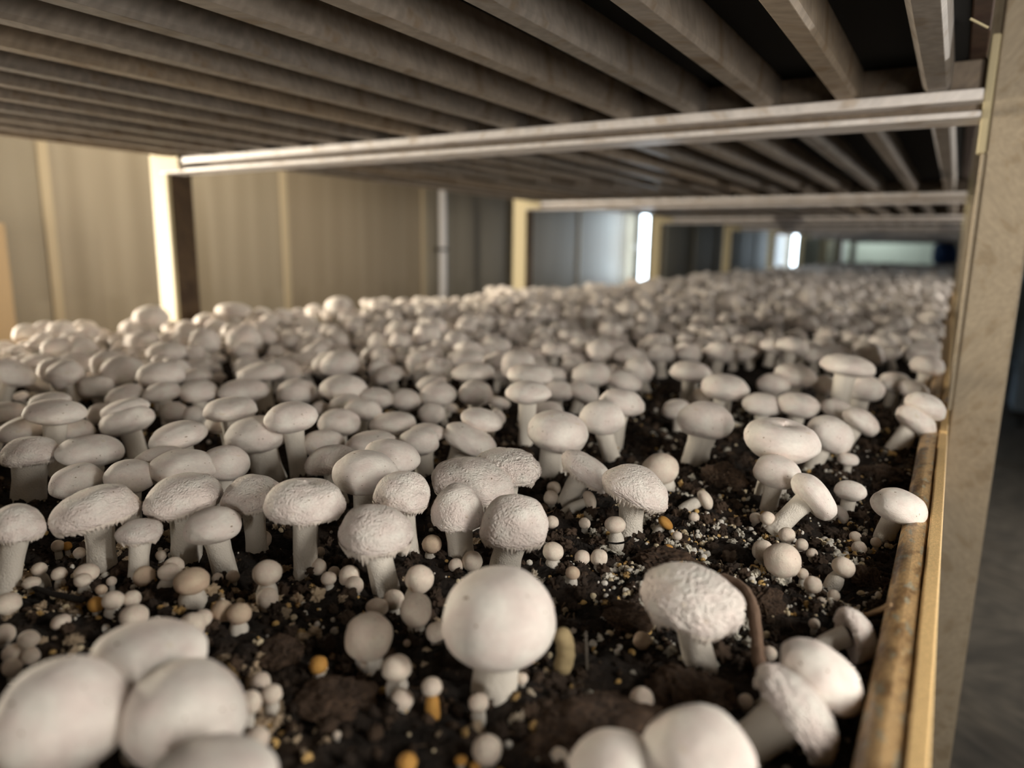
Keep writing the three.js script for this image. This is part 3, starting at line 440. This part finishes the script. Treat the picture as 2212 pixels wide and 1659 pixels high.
B('p', 245, 1297, 50, { base: [240, 1345] }); B('b', 285, 1294, 40); B('b', 290, 1330, 66, { asp: 0.8, k: 0.7, lm: 'smooth oval button behind the near cluster', label: 'smooth oval button just behind the flattish near cap' }); B('b', 208, 1306, 38, { mat: YELLOW, label: 'orange-brown button beside the pale double pins' }); B('b', 132, 1344, 46, { asp: 0.82, roll: -14 }); B('b', 16, 1305, 64, { asp: 0.85, label: 'button at the foot of the ruffled edge mushroom' }); B('b', 10, 1370, 50); B('p', 62, 1382, 50, { base: [64, 1440] }); B('b', 28, 1412, 48); B('b', 26, 1442, 46, { k: 0.4 }); B('b', 66, 1418, 44, { k: 0.4 }); B('b', 415, 1352, 62, { k: 0.6 }); B('b', 438, 1336, 42, { k: 0.9 }); B('b', 481, 1320, 50, { k: 0.75, mat: SPECK }); B('p', 517, 1326, 55, { mat: SPECK, base: [514, 1378] });
B('b', 880, 1648, 46, { mat: YELLOW, label: 'pale yellow lump at the lower edge among bare soil' }); B('b', 996, 1642, 30, { mat: YELLOW, asp: 0.7 }); B('b', 1026, 1656, 26, { mat: YELLOW, asp: 0.8 });


// solve where a traced mushroom stands: cap centre from its pixel, width and height over the soil
const all = [];          // every standing mushroom: { p: cap centre, D, px, py, w, label }
function solve(t) {
  const d = dirOf(t.x, t.y), off = Math.hypot(t.x - PW / 2, t.y - PH / 2) / F, st = 1 + 0.28 * off * off;
  let s;
  if (t.base) { const b = dirOf(...t.base), sb = SOIL / b.y, P = b.clone().multiplyScalar(sb); s = (P.x * d.x + P.z * d.z) / (d.x * d.x + d.z * d.z); }
  else { s = SOIL / (d.y - t.k * t.w / F); for (let i = 0; i < 3; i++) s = (soilBase(d.x * s, d.z * s) + (t.dy ?? 0)) / (d.y - t.k * t.w / F); }
  if (t.s) s *= t.s;
  const p = d.clone().multiplyScalar(s); p.y += H;
  return { p, s, D: t.w * s / F / st, dip: Math.asin(-d.y / d.length()) };
}
function axisOf(roll, pitch) { const r = roll * Math.PI / 180, q = pitch * Math.PI / 180; return V(0, 1, 0).multiplyScalar(Math.cos(r)).addScaledVector(camRight.clone().setY(0).normalize(), Math.sin(r)).applyAxisAngle(camRight.clone().setY(0).normalize(), q).normalize(); }
function grow(t, i) {
  const { p, D, dip } = solve(t), R = D / 2, ax = axisOf(t.roll, t.pitch), kind = t.kind, seed = i * 3.37 + 0.7;
  const sd = Math.sin(dip), cd = Math.cos(dip);
  let hc = Math.sqrt(Math.max(0.16, t.asp * t.asp - sd * sd)) / cd; hc = clamp(hc, 0.42, 1.1); if (Math.abs(t.roll) > 30 || t.pitch) hc = t.hc ?? 0.6; if (t.hc) hc = t.hc;
  const button = kind === 'b' || kind === 'p', rag = kind === 'r' || kind === 'y', hu = hc * D * (button ? 0.52 : rag ? 0.62 : 0.56), hl = hc * D * (button ? 0.48 : rag ? 0.38 : 0.44);
  // base of the stem
  let base;
  if (t.base) { const b = dirOf(...t.base), sb = SOIL / b.y; base = V(b.x * sb, 0, b.z * sb); }
  else { const L = Math.max(0.3 * D, p.y - H - SOIL) / Math.max(0.25, ax.y); base = p.clone().addScaledVector(ax, -Math.min(L, D * 1.6)); if (t.stem) base = p.clone().addScaledVector(ax, -t.stem * D); }
  base.x = Math.min(base.x, -0.014 - 0.12 * D);
  base.y = H + soilBase(base.x, base.z) - 0.002; if (t.lie) base.y = Math.max(base.y, p.y - t.lie * D);
  const name = button ? 'button_mushroom' : 'mushroom';
  const g = thing(name, t.label || '', 'mushroom', [base.x, base.y, base.z], button ? 'young round mushrooms in the soil' : 'white mushrooms on the bed');
  const hero = t.w > 70;
  const geo = capGeo({ R, hu, hl, seed, ragged: kind === 'r' || kind === 'y' ? 1 : 0, scaly: kind === 'y' ? 1 : 0, dent: t.dent ?? 0, end: button ? 2.55 : kind === 's' ? 2.5 : 2.0, irr: t.irr ?? (button ? 0.6 : kind === 's' ? 0.7 : 1), U: hero ? (t.w > 110 ? 96 : 60) : 28, VV: hero ? (t.w > 110 ? 64 : 40) : 22 });
  const cm = t.mat ?? (kind === 'r' ? RAG[i % 2] : kind === 'y' ? SCALY : button ? BUTT[i % 2] : CAPS[i % 3]);
  const m = mesh('cap', geo, cm, g); m.position.copy(p).sub(g.position); m.quaternion.setFromUnitVectors(V(0, 1, 0), ax); m.rotateY(seed * 1.7);
  if ((kind === 'r' || kind === 'y') && t.w > 60) mesh('veil_fringe', fringeGeo({ R, hl, seed, end: 2.0, len: (t.fr ?? 0.17) * 1.8 }), FRINGE, m);
  const top = p.clone().addScaledVector(ax, -hl * 0.35).sub(g.position), rs = (t.st ?? 0.19) * D, bulb = kind === 'p' ? 0.36 : kind === 'b' ? 0.3 : t.st ?? 0.2;
  const bend = V(0, 0, 0); if (t.base || t.bend) bend.copy(ax).multiplyScalar(-0.12 * D).setY(0);
  mesh('stem', stemGeo(top, bulb * D * 1.02, kind === 'p' ? 0.38 * D : kind === 'b' ? 0.29 * D : rs * 0.95, button ? 0.2 * D : rs * 1.06, bend, seed), t.stemMat ?? STEM, g);
  if (t.sub) for (const [n, o] of t.sub) o(g, p, D, ax, n);
  all.push({ p, D, px: t.x, py: t.y, w: t.w, h: t.w * t.asp, o: g, t, button });
  return g;
}
TRACE.forEach(grow);

// the rest of the bed: rows of caps further back
{
  const cells = new Map(), key = (x, z) => Math.floor(x / 0.06) + ',' + Math.floor(z / 0.06);
  const put = (x, z, D) => { const k = key(x, z); if (!cells.has(k)) cells.set(k, []); cells.get(k).push([x, z, D]); };
  for (const q of all) put(q.p.x, q.p.z, q.D);
  const free = (x, z, D, tight) => { for (let i = -1; i <= 1; i++) for (let j = -1; j <= 1; j++) for (const c of cells.get(key(x + i * 0.06, z + j * 0.06)) ?? []) if (Math.hypot(c[0] - x, c[1] - z) < tight * 0.5 * (c[2] + D)) return false; return true; };
  const found = [];
  for (let n = 0; n < 46000; n++) {
    const far = n > 19000, x = rr(-W + 0.03, -0.022), z = far ? -2.2 - 8.6 * Math.pow(rnd(), 1.3) : rr(-2.4, 0.3);
    let D = 0.022 + 0.026 * Math.pow(rnd(), 0.9); if (rnd() < 0.25) D = rr(0.014, 0.024);
    const patch = noise(x * 9, 11, z * 9); if (patch < -0.33 && rnd() < 0.8) continue;
    const k = 0.5 + 0.25 * rnd() + Math.max(0, patch) * 0.7, p = V(x, H + soilBase(x, z) + k * D, z), [px, py, s] = toPix(p);
    const w = D * F / s, out = s < 0.05 || px < -90 || py > PH + 120 || px > 2300;
    if (out && (s > -0.05 && s < 0.05 || x > -0.16)) continue;
    if (!out && (py > 815 || (py > 770 && px > 1400))) {
      if (py > 985 || px > 1080) continue;
      if (all.some((q) => Math.hypot((q.px - px), (q.py - py) * 1.5) < 0.42 * (q.w + w))) continue;
    }
    if (!free(x, z, D, 0.84)) continue;
    put(x, z, D); found.push({ p, D, k, px, py, w: out ? 0 : w, x, z });
  }
  found.sort((a, b) => b.w - a.w);
  const grown = all.filter((q) => !q.button).length, keep = Math.max(0, 300 - grown);
  const shapes = [0, 1, 2, 3, 4, 5].map((v) => {
    const g = new THREE.Group(), hc = 0.58 + 0.06 * v; mesh('cap', capGeo({ R: 0.5, hu: hc * 0.56, hl: hc * 0.44, seed: 91 + v * 5.3, dent: v % 3 === 1 ? 0.2 : 0, end: 2.5, irr: 1.2, U: 30, VV: 22 }), CAPS[v % 3], g);
    mesh('stem', stemGeo(V(0, 0.72, 0), 0.2, 0.18, 0.2, V(0, 0, 0), v, 12).translate(0, -0.8, 0), STEM, g); return g;
  });
  const up = V(0, 1, 0), rest = [[], [], []];
  found.forEach((f, i) => {
    const tilt = V(rr(-0.45, 0.45), 1, rr(-0.45, 0.45)).normalize(), q = new THREE.Quaternion().setFromUnitVectors(up, tilt).multiply(new THREE.Quaternion().setFromAxisAngle(up, rr(0, 6.28)));
    if (i < keep) {
      const c = shapes[i % 6].clone(); c.name = numbered('mushroom'); c.userData = { label: '', category: 'mushroom', group: 'white mushrooms on the bed' };
      c.position.copy(f.p); c.quaternion.copy(q); c.scale.setScalar(f.D); scene.add(c);
      all.push({ p: f.p, D: f.D, px: f.px, py: f.py, w: f.w, h: f.w * 0.7, o: c, t: {} });
    } else rest[i % 3].push(new THREE.Matrix4().compose(f.p, q, V(f.D, f.D, f.D)));
  });
  const parts = new THREE.Group(); parts.name = 'mushroom_crowd';
  tag(parts, 'blurred carpet of small white mushrooms receding to the far end of the bed', 'mushrooms', null, 'stuff');
  rest.forEach((list, v) => {
    const capG = capGeo({ R: 0.5, hu: 0.38, hl: 0.24, seed: 140 + v * 4.1, end: 2.5, irr: 1.3, U: 18, VV: 14 }), stG = stemGeo(V(0, 0.72, 0), 0.2, 0.18, 0.2, V(0, 0, 0), v, 8).translate(0, -0.8, 0);
    for (const [nm, g, mt] of [['crowd_caps', capG, CAPS[v]], ['crowd_stems', stG, STEM]]) { const im = new THREE.InstancedMesh(g, mt, list.length); im.name = nm; list.forEach((q, k) => im.setMatrixAt(k, q)); im.castShadow = im.receiveShadow = true; parts.add(im); }
  });
  scene.add(parts);
  console.log('traced', TRACE.length, 'grown', grown, 'kept', keep, 'crowd', found.length - keep);
}
// ---------------------------------------------------------------- clods, roots and crumbs on the soil
function onSoil(px, py, dy = 0) { const d = dirOf(px, py); let s = SOIL / d.y; for (let i = 0; i < 3; i++) s = (soilBase(d.x * s, d.z * s) + dy) / d.y; return { p: V(d.x * s, H + soilBase(d.x * s, d.z * s) + dy, d.z * s), s }; }
function clodGeo(seed, det = 28) {
  const g = mergeVertices(new THREE.IcosahedronGeometry(1, det).deleteAttribute('uv').deleteAttribute('normal'), 1e-4), p = g.attributes.position, C = [];
  for (let i = 0; i < p.count; i++) {
    const x = p.getX(i), y = p.getY(i), z = p.getZ(i), n = fbm(x * 1.3 + seed, y * 1.3, z * 1.3, 3), r = 1 - Math.abs(noise(x * 3.4 + seed, y * 3.4, z * 3.4)), f = fbm(x * 11, y * 11 + seed, z * 11, 3);
    const k = 1 + 0.55 * n + 0.2 * (r - 0.7) + 0.16 * f; p.setXYZ(i, x * k, y * k, z * k);
    const t = clamp(0.45 + f * 1.2 + n * 0.5, 0, 1); C.push(0.022 + 0.085 * t, 0.014 + 0.05 * t, 0.009 + 0.029 * t);
  }
  g.setAttribute('color', new THREE.Float32BufferAttribute(C, 3)); g.computeVertexNormals(); return g;
}
M.clod = mat({ vertexColors: true, roughness: 0.95 });
[[1485, 1482, 200, 0.55, 'large flat-topped brown clod at the foot of the scaly mushroom'], [1290, 1560, 330, 0.3, 'wide dark clod across the soil before the big central mushroom'], [1558, 1022, 124, 0.6, 'big dark brown clod below the round-topped mushroom'],
  [1440, 1205, 150, 0.45, 'brown clod between the pin with the black ring and the scaly mushroom'], [1650, 1285, 110, 0.6, 'crumbly clod between the curved root and the round buttons'], [1872, 1240, 80, 0.8, 'fibrous brown clod against the inner side of the rim'],
  [720, 1500, 190, 0.3, 'smooth dark hump of soil below the mustard-yellow button'], [1905, 1020, 110, 0.4, 'long dark clod along the rim above the leaning cap'], [1360, 1320, 130, 0.4, 'low brown clod beside the scaly mushroom cap'], [155, 1100, 90, 0.4, 'black soil lump behind the wide lumpy cap'],
  [265, 1225, 52, 0.8, 'small black crumb lump at the base of the wide lumpy cap'], [600, 1400, 130, 0.35, 'dark soil hump beside the large smooth button'], [835, 1408, 44, 0.7, 'soil crumb stuck under the large smooth button'],
].forEach(([x, y, w, asp, label], i) => {
  const { p, s } = onSoil(x, y + w * asp * 0.25), R = w * s / F / 2; p.x = Math.min(p.x, -0.012 - R * 1.05);
  const m = mesh('soil_clod', clodGeo(i * 3.1 + 2), M.clod); m.position.copy(p); m.scale.set(R * 0.92, R * asp * 0.95, R * 0.75); m.rotation.y = i * 1.1; tag(m, label, 'clod');
});
function twig(name, pts, r, color, label, cat, lift = 0.004) {
  const P = pts.map(([x, y, dy]) => onSoil(x, y, dy ?? lift).p), c = new THREE.CatmullRomCurve3(P), N = 48, g = new THREE.TubeGeometry(c, N, r, 12), q = g.attributes.position, nn = g.attributes.normal;
  for (let i = 0; i < q.count; i++) { const k = r * 0.35 * fbm(q.getX(i) * 260, q.getY(i) * 260, q.getZ(i) * 260, 2); q.setXYZ(i, q.getX(i) + nn.getX(i) * k, q.getY(i) + nn.getY(i) * k, q.getZ(i) + nn.getZ(i) * k); }
  g.computeVertexNormals();
  const caps = [P[0], P[P.length - 1]].map((v) => { const s = new THREE.SphereGeometry(r * 0.98, 12, 8); s.translate(v.x, v.y, v.z); return s; });
  return tag(mesh(name, mergeGeometries([g, ...caps]), mat({ color, roughness: 0.9 })), label, cat);
}
twig('root', [[1560, 1250, 0.016], [1600, 1268, 0.017], [1622, 1300, 0.016], [1632, 1360, 0.012], [1640, 1436, 0.006]], 0.0030, 0x786150, 'curved brown root arching beside the scaly mushroom', 'root');
twig('plant_stalk', [[1216, 1375, 0.02], [1222, 1400, 0.014], [1216, 1440, 0.006]], 0.0042, 0xa3916c, 'dry greenish-tan stalk stump leaning on the big central mushroom', 'stalk');
twig('stick', [[78, 1272, 0.004], [110, 1282, 0.005], [178, 1296, 0.004]], 0.0016, 0x1c1510, 'thin black stick among the pale crumbs below the wide lumpy cap', 'stick');
twig('wood_splinter', [[1872, 1328, 0.012], [1898, 1318, 0.02], [1922, 1306, 0.026]], 0.0012, 0x8a7052, 'brown wood splinter poking over the rim', 'splinter');
twig('grass_blade', [[1268, 1445, 0.004], [1266, 1400, 0.010], [1265, 1366, 0.014]], 0.0007, 0x5a534a, 'thin grey grass blade upright beside the central mushroom', 'grass');
twig('black_thread', [[1312, 1172, 0.012], [1332, 1174, 0.013], [1352, 1170, 0.016], [1362, 1160, 0.02]], 0.0006, 0x15110d, 'black thread round the neck of the slender pin', 'thread');
{
  const ico = (d) => mergeVertices(new THREE.IcosahedronGeometry(1, d).deleteAttribute('uv').deleteAttribute('normal'), 1e-4);
  const lump = (seed, d, amp, f) => { const g = ico(d), p = g.attributes.position; for (let i = 0; i < p.count; i++) { const x = p.getX(i), y = p.getY(i), z = p.getZ(i), k = 1 + amp * noise(x * f + seed, y * f, z * f); p.setXYZ(i, x * k, y * k, z * k); } g.computeVertexNormals(); return g; };
  const white = mat({ color: 0xffffff, roughness: 0.8 }), q = new THREE.Quaternion();
  function scatter(name, label, cat, geo, mt, n, weight, size, tint, flat) {
    const list = [], cols = [];
    for (let i = 0, guard = 0; i < n && guard < n * 30; guard++) {
      const x = -0.014 - 1.1 * Math.pow(rnd(), 1.25), z = -0.14 - 0.85 * rnd(), y = soilY(x, z), [px, py] = toPix(V(x, H + y, z));
      if (px < -40 || px > 2050 || py > 1720 || py < 820 || rnd() > weight(px, py, x, z)) continue;
      const r = size() ; q.setFromAxisAngle(V(rnd() - 0.5, rnd() - 0.5, rnd() - 0.5).normalize(), rnd() * 6.28);
      list.push(new THREE.Matrix4().compose(V(x, H + y + r * 0.35, z), q, V(r, r * flat, r * rr(0.7, 1.3)))); cols.push(tint(px)); i++;
    }
    const m = new THREE.InstancedMesh(geo, mt, list.length); m.name = name; list.forEach((a, i) => { m.setMatrixAt(i, a); m.setColorAt(i, cols[i]); }); tag(m, label, cat, null, 'stuff'); scene.add(m);
  }
  const zone = (px, py, x0, y0, rx, ry) => Math.exp(-Math.pow((px - x0) / rx, 2) - Math.pow((py - y0) / ry, 2));
  const C = (r, g, b, k) => new THREE.Color(r * k, g * k, b * k);
  const pinW = (px, py, x, z) => (0.05 + 0.9 * zone(px, py, 1520, 1200, 230, 110) + 0.7 * zone(px, py, 1790, 1230, 110, 150) + 0.5 * zone(px, py, 170, 1300, 220, 110) + 0.5 * zone(px, py, 600, 1380, 200, 80) + 0.5 * zone(px, py, 1330, 1330, 150, 100)) * smooth(-0.15, 0.3, noise(x * 45, 3, z * 45));
  scatter('pinhead_mushrooms', 'tiny white and cream pinhead mushrooms sprinkled over the dark soil', 'pinheads', lump(1, 4, 0.2, 1.6), white, 2600, pinW, () => 0.0006 + 0.0016 * Math.pow(rnd(), 2), (px) => { const k = rr(0.75, 1); return rnd() < 0.18 ? C(0.72, 0.47, 0.17, k) : rnd() < 0.4 ? C(0.78, 0.66, 0.45, k) : C(0.82, 0.78, 0.7, k); }, 0.95);
  const crumbW = (px, py, x, z) => (0.06 + 0.9 * zone(px, py, 230, 1290, 260, 110) + 0.75 * zone(px, py, 620, 1390, 170, 90) + 0.5 * zone(px, py, 560, 1560, 120, 120) + 0.35 * zone(px, py, 1500, 1220, 200, 110) + 0.7 * zone(px, py, 1320, 1270, 70, 40) + 0.5 * zone(px, py, 1780, 1340, 60, 60) + 0.3 * zone(px, py, 1250, 1560, 200, 90)) * smooth(-0.05, 0.35, noise(x * 38 + 9, 5, z * 38));
  scatter('mycelium_crumbs', 'pale tan and white mycelium crumbs matted on the dark soil', 'crumbs', lump(5, 5, 1.1, 2.6), white, 2200, crumbW, () => 0.001 + 0.0026 * Math.pow(rnd(), 2), (px) => { const k = rr(0.55, 1), w = smooth(1000, 1300, px); return rnd() < 0.12 ? C(0.68, 0.45, 0.18, k) : C(0.52 + 0.22 * w, 0.40 + 0.3 * w, 0.27 + 0.33 * w, k); }, 0.55);
  scatter('peat_crumbs', 'loose dark brown peat crumbs lying over the casing soil', 'peat', lump(8, 4, 1.0, 2.2), mat({ color: 0xffffff, roughness: 0.95 }), 9000, () => 0.8, () => 0.0007 + 0.0034 * Math.pow(rnd(), 2.4), () => { const k = rr(0.4, 1.5); return C(0.045, 0.028, 0.017, k); }, 0.8);
  const fib = new THREE.CylinderGeometry(0.10, 0.06, 2, 5, 3); { const p = fib.attributes.position; for (let i = 0; i < p.count; i++) p.setX(i, p.getX(i) + 0.25 * p.getY(i) * p.getY(i)); fib.computeVertexNormals(); }
  scatter('peat_fibres', 'thin brown root fibres scattered through the peat', 'fibres', fib, mat({ color: 0xffffff, roughness: 0.95 }), 1600, () => 0.6, () => 0.0016 + 0.004 * Math.pow(rnd(), 2), () => { const k = rr(0.4, 1.4); return C(0.12, 0.075, 0.043, k); }, 1);
}

// ---------------------------------------------------------------- which mushroom is which: rank in a direction from a landmark of the bed
{
  const marks = all.filter((q) => q.t.lm).map((q) => ({ x: q.px, y: q.py, n: q.t.lm, q }));
  for (const [x, y, n] of [[338, 660, 'foot of the first cream post'], [962, 612, 'foot of the white wall pipe'], [1113, 625, 'foot of the second cream post'], [1402, 605, 'glaring tube lamp'], [620, 672, 'pale wall joint between the cream posts'], [20, 700, 'tan plank at the picture edge'], [1635, 1360, 'curved brown root'], [2060, 700, 'mottled post by the rim'], [1485, 1480, 'large flat-topped clod'], [215, 1280, 'thin black stick'], [1872, 1250, 'fibrous clod at the rim']]) marks.push({ x, y, n });
  const form = (q) => q.t.mat === YELLOW ? 'yellow button' : q.t.mat === SPECK ? 'freckled tan button' : q.t.kind === 'p' ? 'double-bulbed pin' : q.t.kind === 'b' ? 'round button' : q.t.kind === 'r' || q.t.kind === 'y' ? 'ragged cap' : 'smooth cap';
  const DIR = ['to the right of', 'down and right of', 'below', 'down and left of', 'to the left of', 'up and left of', 'above', 'up and right of'];
  const ORD = ['nearest', 'second', 'third', 'fourth', 'fifth', 'sixth', 'seventh', 'eighth', 'ninth', 'tenth', 'eleventh', 'twelfth'];
  const sector = (m, q) => (Math.round(Math.atan2(q.py - m.y, q.px - m.x) / (Math.PI / 4)) + 8) % 8, dist = (m, q) => Math.hypot(q.px - m.x, q.py - m.y);
  const seen = new Set(all.map((q) => q.o.userData.label));
  for (const q of all) {
    if (q.o.userData.label) continue;
    let best = null;
    for (const m of marks) {
      if (m.q === q) continue;
      const d = dist(m, q); if (d > 420) continue; const s = sector(m, q), f = form(q); let rank = 0;
      for (const o of all) if (o !== q && o !== m.q && form(o) === f && sector(m, o) === s && dist(m, o) < d) rank++;
      if (rank > 11) continue; const cost = rank * 45 + d; if (best && cost >= best.cost) continue;
      const size = q.w > 90 ? '' : q.w < 34 ? 'tiny ' : q.py < 800 ? 'blurred ' : 'white ', label = ORD[rank] + ' ' + (f.includes('tan') || f.includes('yellow') ? '' : size) + f + ' ' + DIR[s] + ' the ' + m.n;
      if (seen.has(label)) continue; best = { cost, label };
    }
    q.o.userData.label = best ? best.label : 'blurred white mushroom among the far rows'; seen.add(q.o.userData.label); if (!best) console.log('no label', q.px, q.py);
  }
}


scene.traverse((o) => { if (o.isMesh) { o.castShadow = true; o.receiveShadow = true; } });
renderer.render(scene, camera);
